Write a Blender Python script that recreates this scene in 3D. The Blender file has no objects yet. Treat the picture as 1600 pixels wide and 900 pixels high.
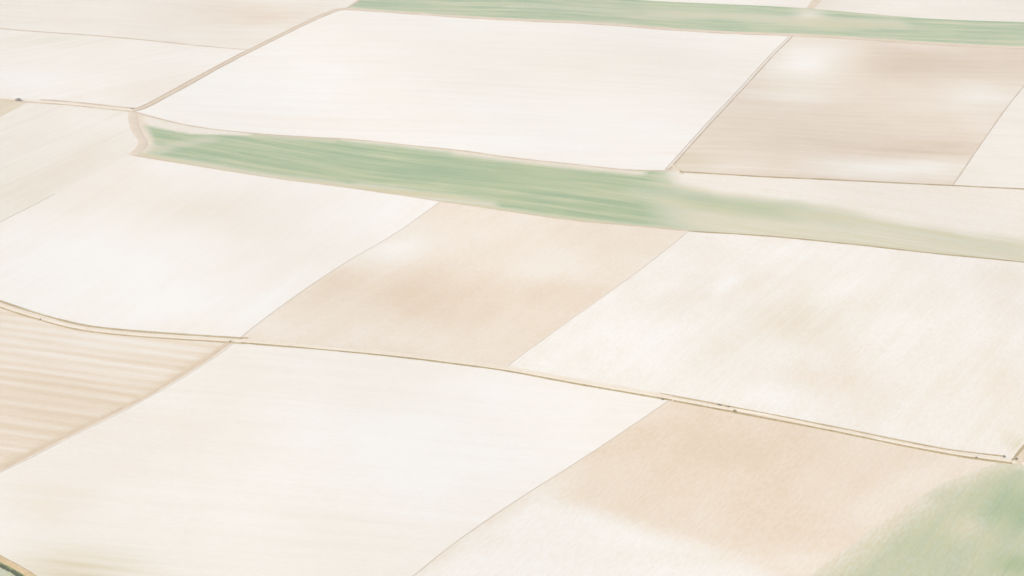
import bpy, math, random
import numpy as np
from mathutils import Vector, Matrix
from mathutils.geometry import delaunay_2d_cdt

random.seed(7)
rng = np.random.default_rng(7)
SC = bpy.context.scene
COL = SC.collection

# ------------------------------------------------------------------ camera
F_PX, CAM_H, PITCH = 1900.0, 400.0, math.radians(32.0)
cam_d = bpy.data.cameras.new('camera')
cam_d.sensor_width = 36.0
cam_d.lens = 36.0 * F_PX / 1600.0
cam_d.clip_start, cam_d.clip_end = 1.0, 60000.0
cam = bpy.data.objects.new('camera', cam_d)
COL.objects.link(cam)
cam.location = (0, 0, CAM_H)
cam.rotation_euler = (math.pi / 2 - PITCH, 0, 0)
SC.camera = cam

# ------------------------------------------------------------------ daylight
SUN_EL, SUN_AZ = math.radians(48), math.radians(-118)      # azimuth clockwise from +Y (north)
world = bpy.data.worlds.new('World')
SC.world = world
world.use_nodes = True
wn, wl = world.node_tree.nodes, world.node_tree.links
sky = wn.new('ShaderNodeTexSky')
sky.sky_type = 'NISHITA'
sky.sun_disc = False
sky.sun_elevation = SUN_EL
sky.sun_rotation = SUN_AZ
sky.air_density, sky.dust_density, sky.ozone_density = 1.0, 1.5, 1.0
wl.new(sky.outputs[0], wn['Background'].inputs[0])
wn['Background'].inputs[1].default_value = 0.10
sun_d = bpy.data.lights.new('sun', 'SUN')
sun_d.energy = 4.0
sun_d.angle = math.radians(0.5)
sun_d.color = (1.0, 0.955, 0.89)
sun = bpy.data.objects.new('sun', sun_d)
COL.objects.link(sun)
to_sun = Vector((math.sin(SUN_AZ) * math.cos(SUN_EL), math.cos(SUN_AZ) * math.cos(SUN_EL), math.sin(SUN_EL)))
sun.rotation_euler = to_sun.to_track_quat('Z', 'Y').to_euler()
sun.location = (0, 600, 900)
SC.view_settings.view_transform = 'Standard'
SC.view_settings.look = 'None'
SC.view_settings.gamma = 1.0
SC.view_settings.use_curve_mapping = False
SC.view_settings.exposure = 0.98

# light reaching level ground under this sun, sky and haze, and the brightness the haze itself adds (measured
# with a grey card), used to turn the seen tones of dry chalk soil into base colours
E_RGB = np.array((1.69, 1.67, 1.75))
AIR = np.array((0.210, 0.222, 0.203))


def alb(r, g, b):
    c = np.array((r, g, b)) / 255.0
    lin = np.where(c <= 0.04045, c / 12.92, ((c + 0.055) / 1.055) ** 2.4)
    return tuple(float(v) for v in np.clip((lin - AIR) / E_RGB, 0.02, 0.8)) + (1.0,)


# ------------------------------------------------------------------ land form
def hgt(x, y):
    x = np.asarray(x, float)
    y = np.asarray(y, float)
    h = (1.7 * np.sin(2 * np.pi * (x * .0019 + y * .0011) + 1.0)
         + 1.2 * np.sin(2 * np.pi * (-x * .0015 + y * .0027) + 2.2)
         + 0.6 * np.sin(2 * np.pi * (x * .0046 + y * .0021) + 4.0)
         + 0.5 * np.sin(2 * np.pi * (x * .0022 - y * .0051) + 0.4))
    r = np.hypot(x, y - 800)
    w = np.clip((2600 - r) / 1300, 0, 1)
    return h * w * w * (3 - 2 * w)


CP, SP = math.cos(PITCH), math.sin(PITCH)


def at(px, py):
    """Ground point of the survey mark (px, py): the sight line is followed down to the land form."""
    a, b = (px - 800) / F_PX, -(py - 450) / F_PX
    d = np.array((a, CP + b * SP, -SP + b * CP))
    z = 0.0
    for _ in range(30):
        t = (z - CAM_H) / d[2]
        z = float(hgt(d[0] * t, d[1] * t))
    return np.array((d[0] * t, d[1] * t))


def pts(*pp):
    return [at(*p) for p in pp]


def resample(line, step):
    """Points along a polyline, smoothed by a Catmull-Rom curve; keeps the given points."""
    P = [np.array(p) for p in line]
    out = []
    n = len(P)
    for i in range(n - 1):
        p0 = P[i - 1] if i > 0 else 2 * P[0] - P[1]
        p1, p2 = P[i], P[i + 1]
        p3 = P[i + 2] if i + 2 < n else 2 * P[-1] - P[-2]
        L = np.linalg.norm(p2 - p1)
        k = max(1, int(round(L / step)))
        # centripetal knots keep uneven spans from overshooting
        t0, t1 = 0.0, max(np.linalg.norm(p1 - p0), 1e-6) ** .5
        t2 = t1 + max(L, 1e-6) ** .5
        t3 = t2 + max(np.linalg.norm(p3 - p2), 1e-6) ** .5
        for j in range(k):
            t = t1 + (t2 - t1) * j / k
            A1 = (t1 - t) / (t1 - t0) * p0 + (t - t0) / (t1 - t0) * p1
            A2 = (t2 - t) / (t2 - t1) * p1 + (t - t1) / (t2 - t1) * p2
            A3 = (t3 - t) / (t3 - t2) * p2 + (t - t2) / (t3 - t2) * p3
            B1 = (t2 - t) / (t2 - t0) * A1 + (t - t0) / (t2 - t0) * A2
            B2 = (t3 - t) / (t3 - t1) * A2 + (t - t1) / (t3 - t1) * A3
            out.append((t2 - t) / (t2 - t1) * B1 + (t - t1) / (t2 - t1) * B2)
    out.append(P[-1])
    return np.array(out)


def vnoise(x, y, scale, seed):
    """Smooth value noise in -1..1."""
    X, Y = x / scale, y / scale
    xi, yi = np.floor(X).astype(int), np.floor(Y).astype(int)
    fx, fy = X - xi, Y - yi
    fx, fy = fx * fx * (3 - 2 * fx), fy * fy * (3 - 2 * fy)

    def hsh(a, b):
        v = np.sin(a * 127.1 + b * 311.7 + seed * 74.7) * 43758.5453
        return (v - np.floor(v)) * 2 - 1
    return ((hsh(xi, yi) * (1 - fx) + hsh(xi + 1, yi) * fx) * (1 - fy)
            + (hsh(xi, yi + 1) * (1 - fx) + hsh(xi + 1, yi + 1) * fx) * fy)


def smooth(a, b, v):
    t = np.clip((v - a) / (b - a), 0, 1)
    return t * t * (3 - 2 * t)


def dist_line(P, line):
    d = np.full(len(P), 1e9)
    for a, b in zip(line[:-1], line[1:]):
        ab = b - a
        t = np.clip(((P - a) @ ab) / max(ab @ ab, 1e-9), 0, 1)
        d = np.minimum(d, np.linalg.norm(P - (a + t[:, None] * ab), axis=1))
    return d


def inside(P, poly):
    x, y = P[:, 0], P[:, 1]
    c = np.zeros(len(P), bool)
    n = len(poly)
    for i in range(n):
        x1, y1 = poly[i]
        x2, y2 = poly[(i + 1) % n]
        if y1 == y2:
            continue
        m = ((y1 > y) != (y2 > y)) & (x < (x2 - x1) * (y - y1) / (y2 - y1) + x1)
        c ^= m
    return c


# ------------------------------------------------------------------ materials
def node_mat(name):
    m = bpy.data.materials.new(name)
    m.use_nodes = True
    nt = m.node_tree
    b = nt.nodes['Principled BSDF']
    b.inputs['Roughness'].default_value = 0.95
    b.inputs['Specular IOR Level'].default_value = 0.12
    return m, nt, b


class G:
    """Small helper to write node trees."""

    def __init__(s, nt):
        s.nt = nt

    def n(s, t, **kw):
        nd = s.nt.nodes.new(t)
        for k, v in kw.items():
            setattr(nd, k, v)
        return nd

    def l(s, a, b):
        s.nt.links.new(a, b)

    def val(s, sock, v):
        if isinstance(v, (int, float)):
            sock.default_value = v
        else:
            s.l(v, sock)

    def math(s, op, a, b=0.0, clamp=False):
        nd = s.n('ShaderNodeMath', operation=op, use_clamp=clamp)
        s.val(nd.inputs[0], a)
        s.val(nd.inputs[1], b)
        return nd.outputs[0]

    def noise(s, vec, scale, detail=2.0, rough=0.5, dist=0.0):
        nd = s.n('ShaderNodeTexNoise')
        s.l(vec, nd.inputs['Vector'])
        nd.inputs['Scale'].default_value = scale
        nd.inputs['Detail'].default_value = detail
        nd.inputs['Roughness'].default_value = rough
        nd.inputs['Distortion'].default_value = dist
        return nd.outputs['Fac']

    def mapping(s, vec, rot=0.0, scale=(1, 1, 1), loc=(0, 0, 0)):
        a = s.n('ShaderNodeMapping')
        a.inputs['Rotation'].default_value = (0, 0, rot)
        s.l(vec, a.inputs['Vector'])
        b = s.n('ShaderNodeMapping')
        b.inputs['Scale'].default_value = scale
        b.inputs['Location'].default_value = loc
        s.l(a.outputs[0], b.inputs['Vector'])
        return b.outputs[0]

    def ramp(s, fac, stops, interp='LINEAR'):
        nd = s.n('ShaderNodeValToRGB')
        nd.color_ramp.interpolation = interp
        el = nd.color_ramp.elements
        while len(el) > 1:
            el.remove(el[-1])
        el[0].position, el[0].color = stops[0]
        for p, c in stops[1:]:
            e = el.new(p)
            e.color = c
        s.val(nd.inputs[0], fac)
        return nd.outputs[0]

    def mix(s, fac, a, b):
        nd = s.n('ShaderNodeMix', data_type='RGBA')
        s.val(nd.inputs[0], fac)
        for i, v in ((6, a), (7, b)):
            if isinstance(v, tuple):
                nd.inputs[i].default_value = v
            else:
                s.l(v, nd.inputs[i])
        return nd.outputs[2]


SOILS = {
    # chalk, cream, tan, deep tan
    'warm': (alb(249, 246, 240), alb(244, 237, 226), alb(238, 225, 207), alb(232, 216, 195)),
    'grey': (alb(248, 245, 239), alb(242, 235, 223), alb(232, 219, 202), alb(222, 207, 187)),
}


def field_mat(name, theta, streak=0.12, mottle=0.10, soil='warm', bands=None, grain=0.05, fine=0.35, seed=0.0, rows=1.5, bias=.42):
    streak, mottle, grain = streak * 2.0, mottle * 1.7, grain * 4.0
    m, nt, b = node_mat(name)
    g = G(nt)
    pos = g.n('ShaderNodeNewGeometry').outputs['Position']
    at_ = g.n('ShaderNodeAttribute', attribute_name='cover')
    sep = g.n('ShaderNodeSeparateColor')
    g.l(at_.outputs['Color'], sep.inputs[0])
    R, Gc, B = sep.outputs
    off = (seed * 13.7, seed * 7.3, 0)
    # long passes of the drill and the plough
    s1 = g.noise(g.mapping(pos, -theta, (0.006, 0.16, 0), off), 1.0, 3.0, 0.55)
    s2 = g.noise(g.mapping(pos, -theta, (0.02, fine, 0), off), 1.0, 2.0, 0.6)
    st = g.math('ADD', g.math('MULTIPLY', g.math('SUBTRACT', s1, 0.5), 1.3), g.math('MULTIPLY', g.math('SUBTRACT', s2, 0.5), 0.7))
    mo = g.math('SUBTRACT', g.noise(g.mapping(pos, -theta, (0.022, 0.030, 0), off), 1.0, 5.0, 0.58), 0.5)
    gr = g.math('SUBTRACT', g.noise(g.mapping(pos, -theta, (0.22, 0.7, 0), off), 1.0, 3.0, 0.7), 0.5)
    d = g.math('ADD', g.math('ADD', g.math('MULTIPLY', st, streak * 2), g.math('MULTIPLY', mo, mottle * 2)), g.math('MULTIPLY', gr, grain * 2))
    if bands:
        per, amp = bands
        w = g.n('ShaderNodeTexWave', wave_type='BANDS', bands_direction='Y', wave_profile='SIN')
        g.l(g.mapping(pos, -theta, (0.12 / per, 1.0 / per, 0), off), w.inputs['Vector'])
        w.inputs['Scale'].default_value = 0.32
        w.inputs['Distortion'].default_value = 3.4
        w.inputs['Detail'].default_value = 2.5
        w.inputs['Detail Scale'].default_value = 1.2
        d = g.math('ADD', d, g.math('MULTIPLY', g.math('SUBTRACT', w.outputs['Fac'], 0.5), amp))
    r = g.math('ADD', R, d, clamp=True)
    c0, c1, c2, c3 = SOILS[soil]
    col = g.ramp(r, [(0.0, c0), (0.35, c1), (0.75, c2), (1.0, c3)])
    bb = g.math('MULTIPLY', B, g.math('ADD', 1.0, g.math('MULTIPLY', st, 2.0)), clamp=True)
    col = g.mix(bb, col, alb(222, 213, 185))
    crop = g.ramp(g.math('ADD', bias, g.math('ADD', g.math('MULTIPLY', st, rows), g.math('ADD', g.math('MULTIPLY', mo, 0.9), g.math('MULTIPLY', gr, 0.9)))),
                  [(0.1, alb(177, 194, 164)), (0.5, alb(191, 202, 169)), (0.9, alb(208, 209, 176))])
    gg = g.math('MULTIPLY', Gc, g.math('ADD', 1.0, g.math('ADD', g.math('MULTIPLY', st, -0.33 * rows), g.math('MULTIPLY', gr, 0.7))), clamp=True)
    col = g.mix(gg, col, crop)
    g.l(col, b.inputs['Base Color'])
    bump = g.n('ShaderNodeBump')
    bump.inputs['Strength'].default_value = 0.6
    bump.inputs['Distance'].default_value = 0.12
    bn = g.noise(g.mapping(pos, -theta, (0.30, 1.1, 0), off), 1.0, 3.0, 0.6)
    g.l(bn, bump.inputs['Height'])
    g.l(bump.outputs[0], b.inputs['Normal'])
    return m


def plain_mat(name, stops, scale=0.4, detail=4.0, bump=0.3, stretch=None):
    m, nt, b = node_mat(name)
    g = G(nt)
    pos = g.n('ShaderNodeNewGeometry').outputs['Position']
    n1 = g.noise(pos, scale, detail, 0.6)
    n2 = g.noise(pos, scale * 0.13, 2.0, 0.5)
    f = g.math('ADD', g.math('MULTIPLY', n1, 0.6), g.math('MULTIPLY', n2, 0.4))
    g.l(g.ramp(f, stops), b.inputs['Base Color'])
    if bump:
        bp = g.n('ShaderNodeBump')
        bp.inputs['Strength'].default_value = bump
        bp.inputs['Distance'].default_value = 0.08
        g.l(n1, bp.inputs['Height'])
        g.l(bp.outputs[0], b.inputs['Normal'])
    return m


# ------------------------------------------------------------------ object helpers
def tag(o, label, cat, kind=None, group=None):
    o['label'] = label
    o['category'] = cat
    if kind:
        o['kind'] = kind
    if group:
        o['group'] = group
    return o


def mesh_obj(name, V, F, mat, parent=None, smooth_shade=False):
    me = bpy.data.meshes.new(name)
    me.from_pydata([tuple(map(float, v)) for v in V], [], [tuple(map(int, f)) for f in F])
    me.materials.append(mat)
    if smooth_shade:
        me.shade_smooth()
    me.update()
    o = bpy.data.objects.new(name, me)
    COL.objects.link(o)
    if parent:
        o.parent = parent
    return o


# ------------------------------------------------------------------ field boundaries (survey marks)
def B(*p):
    return pts(*p)


L1 = B((-260, 26), (0, 44.5), (190, 59), (392, 78))                                   # upper left balk
L2 = B((-260, 128), (0, 152.5), (30, 156), (100, 161), (207, 172))                    # left track
R1 = B((207, 172), (216, 170.5), (392, 78), (526, 16), (540, 14))                       # track to the top strip
R1b = B((540, 14), (562, 0), (620, -36), (700, -80))
T1 = B((540, 14), (620, 19.5), (800, 31), (1000, 42), (1237, 55))
T1b = B((1237, 55), (1400, 64.5), (1600, 75), (1850, 86))
T0 = B((610, -30), (800, -14), (1000, 0), (1200, 9.5), (1266, 13))                    # upper edge of the top strip
T0b = B((1266, 13), (1375, 23), (1462, 29.5), (1600, 34.5), (1850, 42))
S0 = B((1266, 13), (1277, 0), (1320, -45), (1360, -90))
R2 = B((1237, 55), (1200, 92), (1150, 147), (1075, 228), (1042, 265))
M1 = B((207, 174), (262, 189), (312, 199), (400, 208.5), (550, 218), (620, 225), (725, 236), (800, 246.5), (900, 257), (975, 265), (1042, 267))
M1b = B((1042, 267), (1200, 276.5), (1400, 287), (1488, 290))
M1c = B((1488, 290), (1600, 295.5), (1850, 308))
R8 = B((1655, 77.6), (1597, 138), (1530, 229), (1488, 290))
M2a = B((208, 243), (250, 250), (325, 262), (400, 274), (525, 291), (620, 304), (688, 314.5))
M2b = B((688, 314.5), (800, 331), (900, 345), (1015, 355), (1076, 361))
M2c = B((1076, 361), (1200, 369), (1325, 381), (1450, 395), (1600, 410), (1850, 437))
LE = B((207, 174), (213, 202), (224, 226), (208, 243))                                # blunt left end of the strip
E1 = B((-260, 458), (0, 347), (80, 305), (208, 243))
R3 = B((688, 314.5), (614, 367), (550, 404), (482, 448), (400, 508), (370, 532))
R4 = B((1076, 361), (1015, 410), (962, 449), (875, 511), (800, 566), (789, 576))
W1a = B((-260, 360), (-60, 453), (0, 475.5), (62, 495.5), (125, 511.5), (200, 520.5), (275, 526), (370, 532))
W1b = B((370, 532), (400, 534.5), (550, 547), (625, 555), (700, 564), (789, 576))
W1c = B((789, 576), (900, 596), (1050, 622))
W1d = B((1050, 622), (1100, 631.5), (1200, 648), (1305, 671), (1400, 690.5), (1480, 706), (1525, 713), (1580, 720))
W1e = B((1580, 720), (1640, 733), (1850, 770))
R5 = B((1580, 720), (1600, 695), (1700, 590), (1850, 440))
R6 = B((370, 532), (325, 564), (240, 616), (124, 675), (0, 737), (-260, 855))
R7 = B((1050, 622), (974, 674), (887, 731), (800, 786), (700, 856), (645, 900), (500, 1010))
N1 = B((1560, 722), (1480, 752), (1435, 778), (1380, 815), (1325, 855), (1262, 902), (1120, 1010))
B1 = B((-260, 700), (-60, 835), (0, 873), (25, 886), (48, 900), (100, 935), (230, 1010))

rev = lambda c: list(c[::-1])


def chain(*cs):
    out = []
    for c in cs:
        r = resample(c, 5.0)
        out.append(r if not out else r[1:] if np.linalg.norm(out[-1][-1] - r[0]) < 1e-6 else r)
    return np.vstack(out)


def blob(px, py, rx, ry, w, ang=0.0, ch=0, sharp=1.0):
    """A soil patch: centre, half-axes and tilt in survey marks; set towards value w in channel ch."""
    c = at(px, py)
    ca, sa = math.cos(ang), math.sin(ang)
    return ('blob', c, at(px + rx * ca, py + rx * sa) - c, at(px - ry * sa, py + ry * ca) - c, w, ch, sharp)


def area(poly, w, soft, ch=0, wob=0.0):
    return ('area', np.array(pts(*poly)), w, soft, ch, wob)


def band(line, half, soft, w, ch=0):
    return ('band', resample(line, 20.0), half, soft, w, ch)


def cover(P, base, marks, seed):
    C = np.tile(np.array(base, float), (len(P), 1))
    x, y = P[:, 0], P[:, 1]
    nx = vnoise(x, y, 55, seed) * .6 + vnoise(x, y, 22, seed + 3) * .4
    ny = vnoise(x, y, 55, seed + 7) * .6 + vnoise(x, y, 22, seed + 9) * .4
    for mk in marks:
        if mk[0] == 'blob':
            _, c, a, b_, w, ch, sh = mk
            M = np.linalg.inv(np.array((a, b_)).T)
            uv = (P - c) @ M.T
            r = np.hypot(uv[:, 0] + nx * .28, uv[:, 1] + ny * .28)
            k = np.exp(-(r * r) ** sh * 1.1)
        elif mk[0] == 'area':
            _, poly, w, soft, ch, wob = mk
            d = dist_line(P, np.vstack((poly, poly[:1])))
            sd = np.where(inside(P, poly), d, -d) + nx * wob
            k = smooth(-soft, soft, sd)
        else:
            _, line, half, soft, w, ch = mk
            k = 1 - smooth(half - soft * .5, half + soft, dist_line(P, line) + nx * soft * .5)
        C[:, ch] += (w - C[:, ch]) * k
    return np.clip(C, 0, 1)


def make_field(name, label, loop, base, marks, mat, step=4.5, seed=1, lift=0.0, ridges=None, cat='field'):
    loop = np.array(loop)
    keep = [0]
    for i in range(1, len(loop)):
        if np.linalg.norm(loop[i] - loop[keep[-1]]) > 0.05:
            keep.append(i)
    loop = loop[keep]
    if np.linalg.norm(loop[0] - loop[-1]) < 0.05:
        loop = loop[:-1]
    lo, hi = loop.min(0), loop.max(0)
    gx, gy = np.meshgrid(np.arange(lo[0], hi[0], step), np.arange(lo[1], hi[1], step))
    Pg = np.stack((gx.ravel(), gy.ravel()), 1)
    Pg += rng.uniform(-.3, .3, Pg.shape) * step
    Pg = Pg[inside(Pg, loop)]
    Pg = Pg[dist_line(Pg, np.vstack((loop, loop[:1]))) > step * .45]
    allp = np.vstack((loop, Pg))
    n = len(loop)
    r = delaunay_2d_cdt([Vector(p) for p in allp], [], [list(range(n))], 1, 1e-4)
    V2 = np.array([(v.x, v.y) for v in r[0]])
    Z = hgt(V2[:, 0], V2[:, 1]) + lift
    if ridges:
        th, per, amp = ridges
        u = -math.sin(th) * V2[:, 0] + math.cos(th) * V2[:, 1]
        Z = Z + amp * np.sin(2 * np.pi * u / per)
    o = mesh_obj(name, np.column_stack((V2, Z)), r[2], mat, smooth_shade=True)
    C = cover(V2, base, marks, seed)
    ca = o.data.color_attributes.new('cover', 'FLOAT_COLOR', 'POINT')
    ca.data.foreach_set('color', np.column_stack((C, np.ones(len(C)))).ravel().astype(np.float32))
    if o.data.polygons and o.data.polygons[0].normal.z < 0:
        o.data.flip_normals()
    return tag(o, label, cat, 'structure')


def ang(p, q):
    d = at(*q) - at(*p)
    return math.atan2(d[1], d[0])


A_FLAT = ang((600, 100), (1000, 118))
A_STRIP = ang((450, 245), (950, 305))
A_STRIP2 = ang((1100, 320), (1500, 365))
A_DIAG = ang((800, 566), (1015, 410))
A_LDIAG = ang((0, 345), (200, 248))
A_LOW = ang((250, 640), (700, 680))
A_BAND = ang((0, 585), (240, 618))
A_TOP = ang((800, 15), (1300, 42))

# ------------------------------------------------------------------ the fields
make_field('soil_field', 'cream bare field in the top left corner above the thin dark balk',
           chain(L1, B((392, 78), (526, 16), (540, 14)), R1b, B((700, -80), (-260, -110), (-260, 26))),
           (.38, 0, 0), [blob(385, 22, 130, 26, .66), blob(60, 10, 130, 18, .42), blob(200, 62, 120, 10, .42)],
           field_mat('soil_top_left', A_FLAT, .10, .08, 'grey', seed=1), 6, 1)
make_field('soil_field', 'pale cream field between the left track and the thin dark balk',
           chain(L2, B((207, 172), (216, 170.5), (392, 78)), rev(L1), B((-260, 26), (-260, 128))),
           (.30, 0, 0), [blob(60, 128, 110, 22, .10, ch=0), blob(230, 140, 100, 20, .46), blob(60, 62, 110, 12, .30, ch=2),
                         blob(30, 90, 60, 15, .30), blob(330, 90, 50, 14, .24)],
           field_mat('soil_left', ang((100, 148), (380, 92)), .10, .10, 'warm', seed=2), 6, 2)
make_field('soil_field', 'large near white chalky field between the two green strips',
           chain(R1, T1, R2, rev(M1)),
           (.20, 0, 0), [blob(930, 95, 330, 48, .36), blob(640, 105, 140, 30, .25), blob(560, 40, 130, 18, .22), blob(420, 140, 160, 50, .10),
                         blob(830, 210, 260, 40, .12), blob(620, 190, 120, 20, .24), blob(1130, 140, 50, 30, .30)],
           field_mat('soil_centre_top', A_FLAT, .10, .07, 'warm', seed=3), 6, 3)
make_field('soil_field', 'greyish tan streaked field below the top green strip at the right',
           chain(B((1237, 55), (1400, 64.5), (1600, 75), (1655, 77.6)), R8, rev(M1b), rev(R2)),
           (.70, 0, 0), [blob(1450, 98, 150, 28, 1.0), blob(1600, 90, 80, 20, .92), blob(1262, 95, 75, 38, .16), blob(1525, 152, 90, 22, .34), blob(1240, 150, 60, 16, .45),
                         blob(1260, 215, 130, 34, .82), blob(1430, 235, 110, 16, .98), blob(1395, 262, 130, 15, .14), blob(1075, 252, 40, 14, .55, ch=2),
                         blob(1540, 190, 40, 20, .55), blob(1150, 262, 60, 8, .55)],
           field_mat('soil_right_top', A_FLAT, .095, .08, 'grey', seed=4), 5, 4)
make_field('soil_field', 'cream field at the right edge beyond the thin slanting line',
           chain(B((1655, 77.6), (1850, 86)), B((1850, 86), (1850, 308)), rev(M1c), rev(R8)),
           (.34, 0, 0), [blob(1570, 240, 50, 40, .30)],
           field_mat('soil_right_edge', A_FLAT, .08, .08, 'grey', seed=5), 6, 5)
make_field('soil_field', 'cream field above the top green strip left of the tan gap',
           chain(T0, S0, B((1360, -90), (700, -80), (610, -30))),
           (.32, 0, 0), [blob(1130, 2, 100, 8, .22)], field_mat('soil_top', A_TOP, .08, .06, 'grey', seed=6), 8, 6)
make_field('soil_field', 'cream field above the top green strip right of the tan gap',
           chain(T0b, B((1850, 42), (1850, -60), (1360, -90)), rev(S0)),
           (.38, 0, 0), [blob(1290, 5, 30, 14, .55), blob(1420, 8, 60, 12, .28)], field_mat('soil_top_right', A_TOP, .08, .08, 'grey', seed=7), 8, 7)
make_field('crop_field', 'green crop strip along the top of the picture with a straw coloured middle',
           chain(T1, T1b, B((1850, 86), (1850, 42)), rev(T0b), rev(T0), B((610, -30), (562, 0), (540, 14))),
           (.5, .92, .0), [band(B((1000, 22), (1120, 25), (1260, 33), (1400, 38)), 9, 10, .38, 1), band(B((1000, 22), (1120, 25), (1260, 33), (1400, 38)), 10, 9, .75, 2),
                           band(B((800, 10), (1000, 20)), 5, 6, .75, 1), blob(1265, 24, 24, 14, .15, ch=1), band(T1, 4, 4, .35, 1), band(T1b, 4, 4, .35, 1), band(T1, 4, 4, .5, 2), band(T1b, 4, 4, .5, 2)],
           field_mat('crop_top', A_TOP, .11, .10, 'warm', fine=.22, seed=8), 4, 8)
make_field('crop_field', 'long green crop strip through the middle fading to cream at the right',
           chain(M1, M1b, M1c, B((1850, 308), (1850, 437)), rev(M2c), rev(M2b), rev(M2a), rev(LE)),
           (.45, .97, 0),
           [  # the cream right part and the straw lower edge
               area([(1075, 235), (1900, 270), (1900, 500), (1600, 450), (1330, 420), (1090, 400), (1065, 345), (1060, 315)], .16, 26, 1, 14),
               area([(1070, 235), (1900, 270), (1900, 500), (1600, 450), (1330, 420), (1090, 400), (1060, 345), (1060, 315)], .55, 26, 2, 14),
               area([(1055, 255), (1900, 280), (1900, 420), (1600, 374), (1500, 362), (1400, 344), (1300, 328), (1200, 314), (1120, 304), (1060, 285)], .0, 8, 2, 6),
               area([(1055, 255), (1900, 280), (1900, 420), (1600, 374), (1500, 362), (1400, 344), (1300, 328), (1200, 314), (1120, 304), (1060, 285)], .0, 8, 1, 6),
               area([(1055, 255), (1900, 280), (1900, 420), (1600, 374), (1500, 362), (1400, 344), (1300, 328), (1200, 314), (1120, 304), (1060, 285)], .42, 8, 0, 6),
               band(B((1000, 300), (1100, 316), (1180, 325), (1235, 332)), 8, 13, .72, 1),
               band(B((1250, 334), (1330, 346)), 7, 14, .4, 1),
               band(B((1330, 345), (1400, 357), (1500, 376), (1570, 388)), 5, 9, .28, 1),
               # upper margin of the strip and its blunt left end
               area([(207, 174), (262, 189), (312, 199), (400, 208.5), (430, 212), (400, 212), (329, 210), (293, 208.5), (251, 200.5), (232, 196), (216, 189)], .04, 2.5, 1, 2),
               band(B((400, 210), (520, 219)), 3, 4, .45, 1), band(B((400, 210), (520, 219)), 3, 4, .7, 2),
               band(B((540, 217), (620, 226), (720, 237.5)), 2.2, 5, .35, 1), band(B((720, 237), (800, 248.5), (900, 259.5), (1000, 269)), 4.0, 5, .12, 1), band(B((700, 236), (800, 249), (900, 260), (1000, 269)), 4.5, 5, .6, 0),
               band(LE, 7, 4, .0, 1), band(LE, 8, 5, .78, 0),
               blob(240, 233, 24, 7, .1, ch=1), blob(240, 233, 26, 8, .72),
               band(B((245, 233), (290, 224), (325, 218)), 3.0, 8, .5, 1), band(B((245, 233), (290, 224), (325, 218)), 3.0, 8, .5, 2),
               band(M2a, 4.5, 5, .12, 1), band(M2a, 4.5, 5, .85, 2), band(B((560, 293), (620, 302), (700, 313), (760, 322)), 6, 6, .22, 1), band(B((560, 293), (620, 302), (700, 313), (760, 322)), 6, 6, .8, 2), band(M2b, 2.5, 4, .3, 1), band(M2b, 2.5, 4, .75, 2),
               band(M2c, 2, 3, .7, 2)],
           field_mat('crop_middle', A_STRIP, .07, .12, 'warm', fine=.5, seed=9, rows=1.2, grain=.12, bias=.38), 3.2, 9)
make_field('soil_field', 'small straw tan wedge under the left track at the edge',
           chain(B((-260, 128), (0, 152.5), (30, 156), (48, 157.3)), B((48, 157.3), (0, 183), (-120, 250), (-260, 330)), B((-260, 330), (-260, 128))),
           (.85, 0, .5), [], field_mat('soil_wedge', A_LDIAG, .10, .08, 'warm', seed=10), 4, 10)
make_field('soil_field', 'cream field at the left below the track with slanting faint passes',
           chain(B((48, 157.3), (100, 161), (207, 172)), LE, rev(E1), B((-260, 458), (-260, 330)), B((-260, 330), (-120, 250), (0, 183), (48, 157.3))),
           (.36, 0, 0), [blob(40, 300, 90, 45, .14, ch=2), blob(40, 300, 100, 50, .42), blob(110, 255, 80, 25, .50, -.45), blob(140, 190, 80, 22, .26), blob(30, 220, 40, 16, .42)],
           field_mat('soil_left_middle', A_LDIAG, .10, .09, 'grey', seed=11), 4.5, 11)
make_field('soil_field', 'white chalky field at the left between green strip and curving track',
           chain(E1, M2a, R3, rev(W1a), B((-260, 360), (-260, 458))) if False else
           chain(E1, M2a, R3, rev(W1a[1:]), B((-60, 453), (-260, 458))),
           (.16, 0, 0), [band(E1, 4, 60, .36), blob(330, 330, 190, 50, .46, .15), blob(150, 290, 90, 28, .40, -.45), blob(470, 405, 110, 34, .28), blob(150, 400, 170, 55, .04), blob(300, 470, 160, 35, .05),
                         blob(600, 330, 70, 24, .10), blob(250, 258, 40, 12, .14), blob(280, 512, 120, 10, .22)],
           field_mat('soil_white_left', ang((200, 480), (420, 330)), .05, .10, 'warm', fine=.25, seed=12), 4, 12)
make_field('soil_field', 'warm tan field in the centre with cream patches',
           chain(R3[:1], M2b, R4, rev(W1b), rev(R3)),
           (.62, 0, 0), [blob(900, 350, 150, 20, .66), blob(620, 393, 75, 30, .14, -.3), blob(850, 415, 100, 34, .36), blob(740, 360, 60, 16, .50), blob(690, 460, 190, 46, .96, .06),
                         blob(860, 490, 70, 40, .78, -.6), blob(450, 512, 80, 24, .42), blob(620, 530, 110, 14, .52), blob(520, 440, 30, 14, .85, -.5), blob(980, 400, 60, 24, .62)],
           field_mat('soil_tan_centre', A_DIAG, .04, .19, 'warm', fine=.6, grain=.09, seed=13), 3.5, 13)
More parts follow.
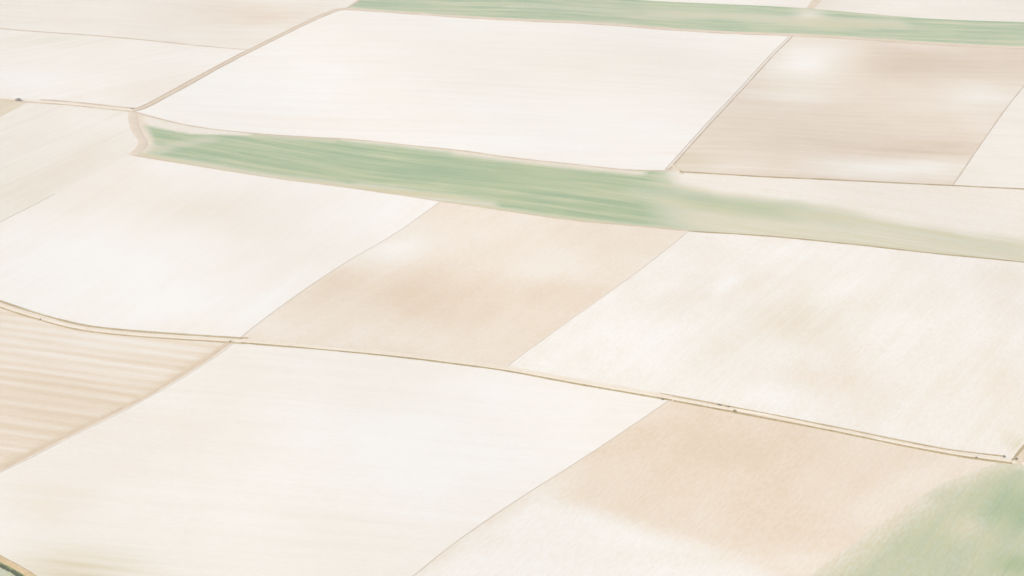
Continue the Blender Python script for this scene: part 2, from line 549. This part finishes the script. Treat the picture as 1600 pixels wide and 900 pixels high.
make_field('soil_field', 'wide cream field at the right with diagonal passes and pale scuff marks',
           chain(M2c, B((1850, 437), (1850, 440)), rev(R5), rev(W1d), rev(W1c), rev(R4)),
           (.30, 0, 0), [blob(980, 530, 120, 55, .12), blob(1060, 470, 60, 20, .40), blob(1130, 440, 60, 30, .42), blob(1255, 525, 70, 40, .56), blob(1300, 600, 90, 36, .54, .2),
                         blob(1560, 610, 90, 70, .46), blob(1310, 395, 160, 20, .16), blob(1200, 620, 90, 18, .2), blob(1440, 500, 70, 34, .24), blob(1150, 545, 80, 30, .34), blob(1440, 680, 90, 20, .24),
                         blob(1118, 455, 34, 10, .0, -.5), blob(1100, 465, 20, 8, .42, -.5), blob(1168, 442, 34, 12, .52, -.4), blob(1136, 440, 18, 6, .02, -.5), blob(1585, 690, 16, 14, .6, ch=2), blob(1260, 500, 70, 34, .16, ch=2), blob(1560, 430, 60, 20, .42)],
           field_mat('soil_cream_right', A_DIAG, .07, .19, 'warm', fine=.7, grain=.11, seed=14), 3.5, 14)
make_field('soil_field', 'tan field at the left edge striped with pale plough bands',
           chain(W1a[1:], R6, B((-260, 855), (-60, 453))),
           (.68, 0, .05), [blob(90, 640, 170, 60, .88), blob(150, 545, 130, 22, .52), blob(220, 580, 80, 16, .62), blob(20, 520, 60, 20, .58),
                           band(B((345, 545), (300, 573), (225, 620), (110, 677), (0, 730), (-200, 825)), 3.0, 4, .84, 0), band(B((345, 545), (300, 573), (225, 620), (110, 677), (0, 730), (-200, 825)), 3.0, 4, .25, 2)],
           field_mat('soil_striped', A_BAND, .14, .06, 'warm', bands=(7.5, .24), fine=.8, seed=15), 3, 15, ridges=(A_BAND, 9.0, .05))
make_field('soil_field', 'big white field across the bottom left between two tracks',
           chain(R6[:1], W1b, W1c, R7, B((500, 1010), (230, 1010)), rev(B1[1:]), B((-60, 835), (-260, 855)), rev(R6)),
           (.26, 0, 0), [blob(650, 715, 300, 95, .02), blob(800, 620, 150, 35, .10), blob(220, 690, 170, 70, .38), blob(90, 780, 80, 40, .42), blob(110, 890, 110, 36, .55, ch=2), blob(110, 890, 120, 45, .42),
                         blob(520, 850, 180, 40, .30), blob(250, 830, 90, 40, .22), blob(450, 600, 110, 24, .24), blob(400, 770, 100, 40, .2)],
           field_mat('soil_white_bottom', A_LOW, .06, .10, 'warm', fine=.4, seed=16), 3.2, 16)
make_field('soil_field', 'warm tan field at the bottom right ending in a pale lower corner',
           chain(R7[:1], B((1050, 622), (1100, 631.5), (1200, 648), (1305, 671), (1400, 690.5), (1480, 706), (1525, 713), (1560, 717.3)), B((1560, 717.3), (1560, 722)), N1, B((1120, 1010), (500, 1010)), rev(R7)),
           (.70, 0, 0), [blob(1120, 700, 240, 80, .94, .2), blob(1200, 800, 160, 50, .86, .3), blob(1440, 745, 70, 24, .5, -.5), blob(1360, 800, 70, 30, .56, -.6), blob(1250, 880, 60, 24, .5), blob(1000, 645, 60, 14, .7),
                         blob(840, 775, 60, 22, .42, -.4),
                         area([(640, 900), (700, 860), (800, 790), (840, 778), (905, 795), (970, 815), (1040, 838), (1120, 862), (1185, 884), (1215, 905), (1180, 1030), (480, 1030)], .17, 8, 0, 5),
                         blob(1060, 870, 90, 18, .38), blob(760, 845, 50, 20, .26)],
           field_mat('soil_tan_bottom', A_DIAG, .025, .15, 'warm', fine=.6, grain=.10, seed=17), 3, 17)
make_field('crop_field', 'thin green crop in the bottom right corner with diagonal drill rows',
           chain(B((1560, 722), (1580, 720)), W1e, B((1850, 770), (1850, 1010), (1120, 1010)), rev(N1)),
           (.60, .60, .25), [band(N1, 2, 14, .06, 1), band(B((1545, 724), (1480, 754), (1440, 780)), 4, 12, .06, 1), band(N1, 2, 12, .1, 2), blob(1590, 790, 60, 44, .9, ch=1), blob(1510, 825, 34, 20, .34, ch=1), blob(1595, 885, 40, 18, 1.0, ch=1), blob(1430, 850, 70, 30, .66, ch=1), blob(1480, 775, 30, 18, .5, ch=1),
                             band(B((1560, 722), (1640, 735), (1850, 775)), 3, 3, .3, 1)],
           field_mat('crop_corner', A_DIAG, .05, .10, 'warm', fine=.9, grain=.26, seed=18, rows=.7, bias=.36), 2.6, 18)
make_field('soil_field', 'tan ground with green weeds in the gap by the right hand junction',
           chain(R5, B((1850, 440), (1850, 770)), rev(W1e)),
           (.65, .35, .4), [blob(1600, 700, 14, 12, .6, ch=1), band(R5, 5, 3, .05, 1)],
           field_mat('soil_junction', A_DIAG, .12, .10, 'grey', seed=19), 4, 19)
make_field('grass_field', 'pale green meadow corner beyond the hedge at bottom left',
           chain(B1, B((230, 1010), (-260, 1010), (-260, 700))),
           (.4, .62, .35), [blob(4, 893, 10, 6, .3, ch=1)], field_mat('meadow', A_LDIAG, .14, .16, 'grey', grain=.2, seed=20), 2.5, 20)

# ------------------------------------------------------------------ the land round about
ax = np.concatenate((-np.geomspace(30000, 1500, 14), np.arange(-1400, 1401, 25), np.geomspace(1500, 30000, 14)))
gx, gy = np.meshgrid(ax, ax + 850)
Zg = hgt(gx, gy) - 0.45
nn = len(ax)
idx = np.arange(nn * nn).reshape(nn, nn)
F = np.stack((idx[:-1, :-1], idx[:-1, 1:], idx[1:, 1:], idx[1:, :-1]), -1).reshape(-1, 4)
gm, gnt, gb = node_mat('farmland')
g = G(gnt)
gpos = g.n('ShaderNodeNewGeometry').outputs['Position']
vor = g.n('ShaderNodeTexVoronoi', feature='F1', distance='CHEBYCHEV')
g.l(g.mapping(gpos, 0.35, (.0024, .0036, 0)), vor.inputs['Vector'])
vor.inputs['Scale'].default_value = 1.0
vs = g.n('ShaderNodeSeparateColor')
g.l(vor.outputs['Color'], vs.inputs[0])
base = g.ramp(g.math('ADD', vs.outputs[0], g.math('MULTIPLY', g.math('SUBTRACT', g.noise(gpos, .02, 4), .5), .3)),
              [(0.0, alb(247, 242, 234)), (0.4, alb(241, 232, 219)), (0.72, alb(231, 215, 194)), (0.85, alb(205, 207, 178)), (1.0, alb(182, 199, 166))])
g.l(base, gb.inputs['Base Color'])
tag(mesh_obj('ground', np.column_stack((gx.ravel(), gy.ravel(), Zg.ravel())), F, gm, smooth_shade=True), 'pale open farmland running on beyond the fields', 'ground', 'structure')

# ------------------------------------------------------------------ tracks, balks and their grass
M_ROAD = plain_mat('track_chalk', [(.3, alb(236, 223, 203)), (.55, alb(244, 234, 218)), (.75, alb(248, 241, 229))], .5)
M_ROAD2 = plain_mat('track_earth', [(.3, alb(222, 206, 182)), (.55, alb(232, 217, 196)), (.75, alb(240, 228, 210))], .5)
M_LANE = plain_mat('trodden_earth', [(.3, alb(224, 210, 191)), (.55, alb(233, 220, 203)), (.75, alb(241, 230, 215))], .25)
M_DRY = plain_mat('dry_grass', [(.25, alb(184, 170, 141)), (.5, alb(203, 189, 161)), (.75, alb(219, 206, 180))], .7)
M_OLIVE = plain_mat('olive_grass', [(.25, alb(172, 161, 133)), (.5, alb(194, 182, 153)), (.75, alb(213, 201, 174))], .7)
M_PINK = plain_mat('faded_grass', [(.25, alb(204, 189, 168)), (.5, alb(217, 202, 182)), (.75, alb(229, 216, 198))], .7)
M_FAINT = plain_mat('thin_grass', [(.25, alb(228, 217, 200)), (.5, alb(238, 228, 213)), (.75, alb(245, 237, 224))], .35)
M_GREEN = plain_mat('green_grass', [(.25, alb(146, 160, 122)), (.5, alb(170, 180, 142)), (.75, alb(195, 200, 165))], .7)

_rib = [0]


def ribbon_pts(line, off, half, step=3.0, wob=.0, fade=None, seed=0):
    P = resample(line, step)
    T = np.gradient(P, axis=0)
    T /= np.linalg.norm(T, axis=1)[:, None]
    N = np.stack((-T[:, 1], T[:, 0]), 1)
    s = np.arange(len(P)) * step
    w = half * (1 + wob * vnoise(s, s * 0 + seed * 3.1, 14, seed) + wob * .6 * vnoise(s, s * 0 + 5 + seed, 5, seed + 4))
    c = off + half * wob * .5 * vnoise(s, s * 0 + 9 + seed, 20, seed + 8)
    return P, N, w, c


def strip(name, line, off, half, mat, label, cat, kind, crown=.05, lift=.05, step=2.5, wob=.32, tufts=0.0, tall=.20):
    """A ribbon over the land: slightly crowned earth, with grass tufts standing on it when asked for."""
    _rib[0] += 1
    lift = lift + .006 * (_rib[0] % 9)
    P, N, w, c = ribbon_pts(line, off, half, step, wob, seed=_rib[0])
    prof = (-1.0, -.55, 0.0, .55, 1.0)
    zz = (-.12, crown * .8, crown, crown * .8, -.12)
    V, F = [], []
    for k, (u, z) in enumerate(zip(prof, zz)):
        Q = P + N * (c + w * u)[:, None]
        V.append(np.column_stack((Q, hgt(Q[:, 0], Q[:, 1]) + lift + z)))
    n = len(P)
    V = np.concatenate(V)
    for k in range(4):
        for i in range(n - 1):
            F.append((k * n + i, (k + 1) * n + i, (k + 1) * n + i + 1, k * n + i + 1))
    F = [f[::-1] for f in F]
    VV, FF = [tuple(v) for v in V], list(F)
    if tufts:
        L = n * step
        m = int(L * half * 2 * tufts)
        ii = rng.uniform(0, n - 1.001, m)
        i0 = ii.astype(int)
        fr = (ii - i0)[:, None]
        C = P[i0] * (1 - fr) + P[i0 + 1] * fr + N[i0] * (c[i0] + w[i0] * rng.uniform(-.95, .95, m))[:, None]
        Z = hgt(C[:, 0], C[:, 1]) + lift
        low = .5 if mat in (M_FAINT, M_PINK) else 1.0
        for q in range(m):
            x, y, z = C[q][0], C[q][1], Z[q]
            hh = tall * low * random.uniform(.5, 1.5)
            rr = hh * random.uniform(.8, 1.5)
            a0 = random.uniform(0, 6.28)
            for k in range(4):
                a = a0 + k * 1.571
                b0 = len(VV)
                VV += [(x + rr * .25 * math.cos(a - .9), y + rr * .25 * math.sin(a - .9), z - .05),
                       (x + rr * .25 * math.cos(a + .9), y + rr * .25 * math.sin(a + .9), z - .05),
                       (x + rr * math.cos(a), y + rr * math.sin(a), z + hh * random.uniform(.7, 1.1))]
                FF.append((b0, b0 + 1, b0 + 2))
    o = mesh_obj(name, VV, FF, mat)
    return tag(o, label, cat, kind)


def joined(*cs):
    out = list(cs[0])
    for c in cs[1:]:
        out += list(c[1:])
    return out


W1 = joined(W1a, W1b, W1c, W1d, W1e)
# the long curving track
strip('farm_road', W1, 0, 1.35, M_ROAD, 'pale chalk farm track curving across the whole lower half', 'track', 'structure', .06, .12, wob=.06)
strip('verge_grass', joined(W1a, B((370, 532), (385, 533))), 2.6, .95, M_DRY, 'dry grass verge along the upper side of the curving track at the left', 'grass', 'stuff', .22, .08, tufts=1.2)
strip('verge_grass', joined(W1a, B((370, 532), (385, 533))), -2.5, .70, M_DRY, 'dry grass verge along the lower side of the curving track beside the striped field', 'grass', 'stuff', .2, .08, tufts=1.2)
strip('verge_grass', joined(B((378, 532.6), (400, 534.5)), W1b[2:], W1c), -1.9, .7, M_OLIVE, 'olive grass verge below the curving track above the big white field', 'grass', 'stuff', .25, .08, tufts=1.4)
strip('verge_grass', joined(B((378, 532.6), (400, 534.5)), W1b[2:], W1c), 2.0, .6, M_FAINT, 'thin bleached grass above the curving track below the tan centre field', 'grass', 'stuff', .15, .08, tufts=.6)
strip('verge_grass', joined(B((1053, 622.7), (1100, 631.5)), W1d[2:]), -1.95, .75, M_OLIVE, 'olive grass verge below the curving track above the tan bottom field', 'grass', 'stuff', .25, .08, tufts=1.4)
strip('verge_grass', joined(B((1030, 618.5), (1100, 631.5)), B((1200, 648), (1305, 671), (1400, 690.5), (1480, 706), (1525, 712), (1568, 717))), 2.1, .55, M_DRY, 'dry grass verge above the curving track below the wide cream field', 'grass', 'stuff', .22, .08, tufts=1.2)
# side track at the right hand junction
strip('farm_road', R5, -3.2, 2.6, M_ROAD2, 'tan earth track leaving the junction at the right edge', 'track', 'structure', .05, .10, wob=.2)
strip('verge_grass', R5, -.4, .7, M_DRY, 'dry grass edge of the tan earth track at the right edge', 'grass', 'stuff', .2, .10, tufts=1.2)
# track up to the top strip
strip('farm_road', R1, 0, 1.7, M_ROAD2, 'straight tan farm track rising from the left junction to the top strip', 'track', 'structure', .05, .12, wob=.1)
strip('verge_grass', R1, 2.6, .95, M_PINK, 'faded grass verge on the upper side of the straight tan track', 'grass', 'stuff', .10, .08, tufts=1.0)
strip('verge_grass', R1, -2.6, 1.0, M_PINK, 'faded grass verge on the lower side of the straight tan track', 'grass', 'stuff', .10, .08, tufts=1.0)
strip('verge_grass', R1b, 0, 1.6, M_PINK, 'faded grass edge at the left end of the top green strip', 'grass', 'stuff', .10, .08, tufts=.6)
# left track
strip('farm_road', L2, 0, 1.8, M_ROAD, 'pale chalk track entering from the left edge to the junction', 'track', 'structure', .05, .12, wob=.08)
strip('verge_grass', L2, -3.0, 1.1, M_PINK, 'faded grass verge on the lower side of the left chalk track', 'grass', 'stuff', .10, .08, tufts=1.0)
strip('verge_grass', B((60, 158.2), (100, 161), (207, 172)), 3.2, 1.3, M_PINK, 'faded grass verge on the upper side of the left chalk track', 'grass', 'stuff', .10, .08, tufts=1.0)
# thin balks
strip('balk_grass', L1, 0, 1.15, M_PINK, 'thin grass balk between the two cream fields at top left', 'grass', 'stuff', .10, .08, tufts=1.0)
strip('farm_road', joined(T1, T1b), 1.6, 2.3, M_ROAD2, 'pale earth track along the lower side of the top green strip', 'track', 'structure', .05, .10, wob=.1)
strip('balk_grass', joined(T1, T1b), -1.8, 1.25, M_PINK, 'faded grass line below the track of the top green strip', 'grass', 'stuff', .10, .08, tufts=1.0)
strip('balk_grass', M1, 0, .95, M_PINK, 'faded grass balk above the middle green strip below the large white field', 'grass', 'stuff', .10, .08, tufts=1.2)
strip('balk_grass', joined(B((1062, 268.5), (1200, 276.5)), B((1400, 287), (1488, 290)), M1c), 0, .85, M_OLIVE, 'thin olive grass balk below the streaked tan field', 'grass', 'stuff', .3, .08, tufts=1.2)
strip('balk_grass', R2, 1.5, .75, M_PINK, 'dry grass line on the right side of the narrow lane', 'grass', 'stuff', .10, .08, tufts=1.0)
strip('balk_grass', R2, -1.3, .45, M_FAINT, 'thin grass line on the left side of the narrow lane', 'grass', 'stuff', .25, .08, tufts=.8)
strip('balk_grass', R8, 0, .42, M_PINK, 'hair thin grass balk between the tan field and the right edge field', 'grass', 'stuff', .10, .08, tufts=1.0)
strip('balk_grass', joined(M2a, M2b), 0, .6, M_PINK, 'dry grass edge below the middle green strip at left and centre', 'grass', 'stuff', .10, .08, tufts=1.0)
strip('balk_grass', M2c, 0, .75, M_OLIVE, 'olive grass edge below the fading right end of the strip', 'grass', 'stuff', .2, .08, tufts=1.2)
strip('balk_grass', R3, 0, .36, M_FAINT, 'faint grass balk between white left field and tan centre field', 'grass', 'stuff', .08, .08, tufts=.4, wob=.5)
strip('balk_grass', R4, 0, .4, M_FAINT, 'faint grass balk between tan centre field and cream right field', 'grass', 'stuff', .08, .08, tufts=.4, wob=.5)
strip('balk_grass', R7, 0, .36, M_FAINT, 'faint grass balk between big white field and tan bottom field', 'grass', 'stuff', .08, .08, tufts=.4, wob=.5)
strip('balk_grass', R6, 0, .8, M_FAINT, 'faded grass balk below the striped tan field', 'grass', 'stuff', .08, .08, tufts=.4, wob=.5)
strip('balk_grass', B((-120, 406), (0, 347), (85, 303.5)), 0, .35, M_FAINT, 'barely visible grass line across the cream field at the left', 'grass', 'stuff', .1, .06, tufts=.4)
strip('farm_road', LE, -.5, 3.6, M_LANE, 'short tan earth lane round the blunt left end of the middle strip', 'track', 'structure', .04, .10, wob=.15)
strip('farm_road', S0, 0, 4.5, M_ROAD2, 'broad tan gap between the two cream fields at the top', 'track', 'structure', .05, .10, wob=.15)
strip('headland_path', R6, -2.6, 1.9, plain_mat('headland_earth', [(.3, alb(222, 206, 184)), (.55, alb(230, 214, 193)), (.75, alb(238, 224, 205))], .25), 'beige trodden headland along the lower edge of the striped field', 'path', 'structure', .04, .08, wob=.35)
# the lane at bottom left
strip('farm_road', B1, .2, 1.5, plain_mat('lane_earth', [(.3, alb(216, 196, 160)), (.55, alb(229, 210, 178)), (.75, alb(238, 222, 196))], .5), 'narrow straw tan lane cutting the bottom left corner', 'lane', 'structure', .05, .12, wob=.1)
strip('verge_grass', B1, -1.9, .7, M_GREEN, 'green grass verge between the corner lane and the hedge', 'grass', 'stuff', .2, .08, tufts=2.0)


# ------------------------------------------------------------------ bushes, hedge, heaps
def leaf_cloud(blobs, n, size, seed):
    """Leaf-sized faces spread through overlapping clumps."""
    r = random.Random(seed)
    V, F = [], []
    tot = sum(b[3] ** 2 for b in blobs)
    for bx, by, bz, br in blobs:
        for _ in range(int(n * br * br / tot)):
            while True:
                d = Vector((r.uniform(-1, 1), r.uniform(-1, 1), r.uniform(-1, 1)))
                if .05 < d.length < 1:
                    break
            d = d.normalized() * (d.length ** .45) * br
            c = Vector((bx, by, max(.06, bz + d.z * .85)))
            c.x += d.x
            c.y += d.y
            s = size * r.uniform(.6, 1.4)
            q = Vector((r.gauss(0, 1), r.gauss(0, 1), r.gauss(0, 1) + .5)).normalized()
            t = q.orthogonal().normalized()
            w = q.cross(t)
            a = r.uniform(0, 6.28)
            t, w = t * math.cos(a) + w * math.sin(a), w * math.cos(a) - t * math.sin(a)
            b0 = len(V)
            V += [c - t * s, c + w * s * .5, c + t * s, c - w * s * .5]
            F.append((b0, b0 + 1, b0 + 2, b0 + 3))
    return V, F


def stem_mesh(blobs, seed):
    r = random.Random(seed)
    V, F = [], []
    for bx, by, bz, br in blobs:
        rad = .05 + .03 * br
        rings = []
        for k in range(4):
            f = k / 3
            cx, cy, cz = bx * f * .9 + r.uniform(-.05, .05), by * f * .9 + r.uniform(-.05, .05), bz * f - .15 * (1 - f)
            ring = []
            for j in range(6):
                a = j / 6 * 6.283
                ring.append(len(V))
                V.append((cx + rad * (1 - .7 * f) * math.cos(a), cy + rad * (1 - .7 * f) * math.sin(a), cz))
            rings.append(ring)
        for k in range(3):
            for j in range(6):
                F.append((rings[k][j], rings[k][(j + 1) % 6], rings[k + 1][(j + 1) % 6], rings[k + 1][j]))
    return V, F


M_LEAF_GREY = plain_mat('leaf_grey_green', [(.3, alb(204, 203, 180)), (.6, alb(221, 218, 196)), (.8, alb(233, 229, 209))], 2.0, bump=0)
M_LEAF_OLIVE = plain_mat('leaf_olive', [(.3, alb(214, 205, 177)), (.6, alb(227, 217, 191)), (.8, alb(237, 228, 206))], 2.0, bump=0)
M_LEAF_DARK = plain_mat('leaf_dark', [(.3, alb(156, 168, 134)), (.6, alb(180, 190, 156)), (.8, alb(202, 208, 176))], 1.2, bump=0)
for _m in (M_LEAF_GREY, M_LEAF_OLIVE, M_LEAF_DARK):
    _nt = _m.node_tree
    _p, _o = _nt.nodes['Principled BSDF'], _nt.nodes['Material Output']
    _t = _nt.nodes.new('ShaderNodeBsdfTranslucent')
    _src = _p.inputs['Base Color'].links[0].from_socket
    _nt.links.new(_src, _t.inputs['Color'])
    _mx = _nt.nodes.new('ShaderNodeMixShader')
    _mx.inputs[0].default_value = 0.5
    _nt.links.new(_p.outputs[0], _mx.inputs[1])
    _nt.links.new(_t.outputs[0], _mx.inputs[2])
    _nt.links.new(_mx.outputs[0], _o.inputs['Surface'])
M_BARK = plain_mat('bark', [(.3, alb(110, 98, 80)), (.7, alb(150, 138, 116))], 3.0)


def bush(px, py, w, h, mat, label, seed, group=None):
    r = random.Random(seed)
    x, y = at(px, py)
    root = bpy.data.objects.new('bush', None)
    COL.objects.link(root)
    root.location = (x, y, float(hgt(x, y)) + .05)
    root.rotation_euler = (0, 0, r.uniform(-.3, .3))
    tag(root, label, 'bush', None, group)
    k = max(4, int(w * 2.2))
    bl = []
    for i in range(k):
        rr = h * r.uniform(.30, .48)
        bl.append((r.uniform(-.5, .5) * (w - rr), r.uniform(-.3, .3) * (w * .6), h * r.uniform(.35, .68), rr))
    V, F = leaf_cloud(bl, int(260 + 140 * w), .13 + .03 * h, seed)
    mesh_obj('foliage', V, F, mat, root)
    V, F = stem_mesh(bl, seed)
    mesh_obj('stem', V, F, M_BARK, root)
    return root


GB = 'low bushes along the farm tracks'
bush(29, 157.5, 4.6, 2.4, M_LEAF_GREY, 'broad grey green bush beside the left chalk track at the tip of the straw wedge', 11, GB)
bush(1125, 633.5, 2.4, .9, M_LEAF_OLIVE, 'low olive bush on the upper verge of the curving track above the tan bottom field', 12, GB)
bush(1138, 636, 1.8, .8, M_LEAF_OLIVE, 'smaller olive bush just right of another on the upper verge of the curving track', 13, GB)
bush(1147, 642.5, 2.6, .8, M_LEAF_OLIVE, 'olive bush on the lower verge of the curving track above the tan bottom field', 14, GB)
bush(1035, 624.5, 1.5, .9, M_LEAF_OLIVE, 'small bush where the balk of the tan bottom field meets the curving track', 15, GB)
bush(1525, 716, 1.7, .9, M_LEAF_GREY, 'small grey bush on the lower verge shortly before the right hand junction', 16, GB)
bush(1567, 714, 1.8, 1.0, M_LEAF_GREY, 'grey bush in the corner of the cream field at the right hand junction', 17, GB)
bush(1587, 718, 1.9, 1.1, M_LEAF_GREY, 'grey green bush in the weedy gap right of the junction', 18, GB)
bush(360, 533.5, 1.3, .7, M_LEAF_OLIVE, 'tiny olive bush where the striped field meets the curving track', 19, GB)
bush(62, 499.5, 1.3, .6, M_LEAF_OLIVE, 'tiny bush on the bend of the curving track beside the striped field', 20, GB)
bush(207, 170, 1.8, .8, M_LEAF_OLIVE, 'small bush at the left junction where three tracks meet', 21, GB)

# hedge along the corner lane
hl = resample(B1, 1.1)
ht = np.gradient(hl, axis=0)
ht /= np.linalg.norm(ht, axis=1)[:, None]
hn = np.stack((-ht[:, 1], ht[:, 0]), 1)
hp = hl - hn * 3.3
mid = at(10, 887)
root = bpy.data.objects.new('hedge', None)
COL.objects.link(root)
root.location = (mid[0], mid[1], float(hgt(*mid)))
tag(root, 'dark green hedge along the narrow lane in the bottom left corner', 'hedge')
near = [i for i in range(len(hp)) if np.linalg.norm(hp[i] - mid) < 48]
bl = []
for i in near:
    r_ = random.uniform(.45, .8)
    bl.append((hp[i][0] - mid[0] + random.uniform(-.3, .3), hp[i][1] - mid[1] + random.uniform(-.3, .3), random.uniform(.45, .9) + float(hgt(*hp[i]) - hgt(*mid)), r_))
V, F = leaf_cloud(bl, 16000, .17, 5)
mesh_obj('foliage', V, F, M_LEAF_DARK, root)
# stems stand under their own clump
V2, F2 = [], []
for j, b in enumerate(bl[::2]):
    v, f = stem_mesh([(0.0, 0.0, b[2], b[3])], 30 + j)
    o0 = len(V2)
    V2 += [(p[0] + b[0], p[1] + b[1], p[2]) for p in v]
    F2 += [tuple(q + o0 for q in ff) for ff in f]
mesh_obj('stem', V2, F2, M_BARK, root)['kind'] = 'stuff'

# pale soil heaps at the junction of the lane and the middle strip
M_HEAP = plain_mat('heap_chalk', [(.3, alb(212, 200, 176)), (.55, alb(228, 217, 195)), (.75, alb(238, 229, 211))], .9, bump=.5)


def heap(px, py, ln, wd, h, rot, label, seed):
    x, y = at(px, py)
    n, m = 18, 8
    V, F = [], []
    r = random.Random(seed)
    for i in range(m + 1):
        f = i / m
        for j in range(n):
            a = j / n * 2 * math.pi
            rr = 1 - f
            k = 1 + .16 * math.sin(3 * a + seed) + .09 * math.sin(5 * a + 2 * seed) + r.uniform(-.05, .05)
            V.append((ln / 2 * rr * k * math.cos(a), wd / 2 * rr * k * math.sin(a), h * (f ** .8) * (1 + .2 * math.sin(2 * a + seed) * (1 - f)) - .08 + r.uniform(-.03, .03) * h))
    for i in range(m):
        for j in range(n):
            F.append((i * n + j, i * n + (j + 1) % n, (i + 1) * n + (j + 1) % n, (i + 1) * n + j))
    F.append(tuple(m * n + j for j in range(n)))
    o = mesh_obj('soil_heap', V, F, M_HEAP, smooth_shade=True)
    o.location = (x, y, float(hgt(x, y)) + .06)
    o.rotation_euler = (0, 0, rot)
    return tag(o, label, 'heap', None, 'soil heaps at the field corner')


heap(1052, 259.5, 5.0, 2.4, 1.1, -.35, 'uppermost long pale soil heap where the narrow lane meets the strip', 3)
heap(1060, 266, 5.0, 2.4, .9, -.2, 'pale soil heap on the grass balk just below the streaked tan field', 4)
heap(1042, 265, 3.6, 2.2, .8, .3, 'small pale soil heap at the lower left end of the lane', 5)
heap(1064, 271, 4.6, 2.0, .7, -.1, 'lowest pale soil heap on the cream end of the strip', 6)

# ------------------------------------------------------------------ the bleached air between camera and fields
hm = bpy.data.materials.new('haze_air')
hm.use_nodes = True
hnt = hm.node_tree
hnt.nodes.remove(hnt.nodes['Principled BSDF'])
pv = hnt.nodes.new('ShaderNodeVolumePrincipled')
pv.inputs['Color'].default_value = (0.98, 0.965, 0.93, 1)
pv.inputs['Density'].default_value = 0.00022
pv.inputs['Anisotropy'].default_value = 0.0
hnt.links.new(pv.outputs[0], hnt.nodes['Material Output'].inputs['Volume'])
HX, ZB, ZT = 31000.0, -6.5, CAM_H + 3.0
hv = [(sx * HX, sy * HX + 850, z) for z in (ZB, ZT) for sy in (-1, 1) for sx in (-1, 1)]
hf = [(0, 2, 3, 1), (4, 5, 7, 6), (0, 1, 5, 4), (2, 6, 7, 3), (0, 4, 6, 2), (1, 3, 7, 5)]
tag(mesh_obj('haze', hv, hf, hm), 'thin pale haze lying over the whole farmland', 'haze', 'stuff')
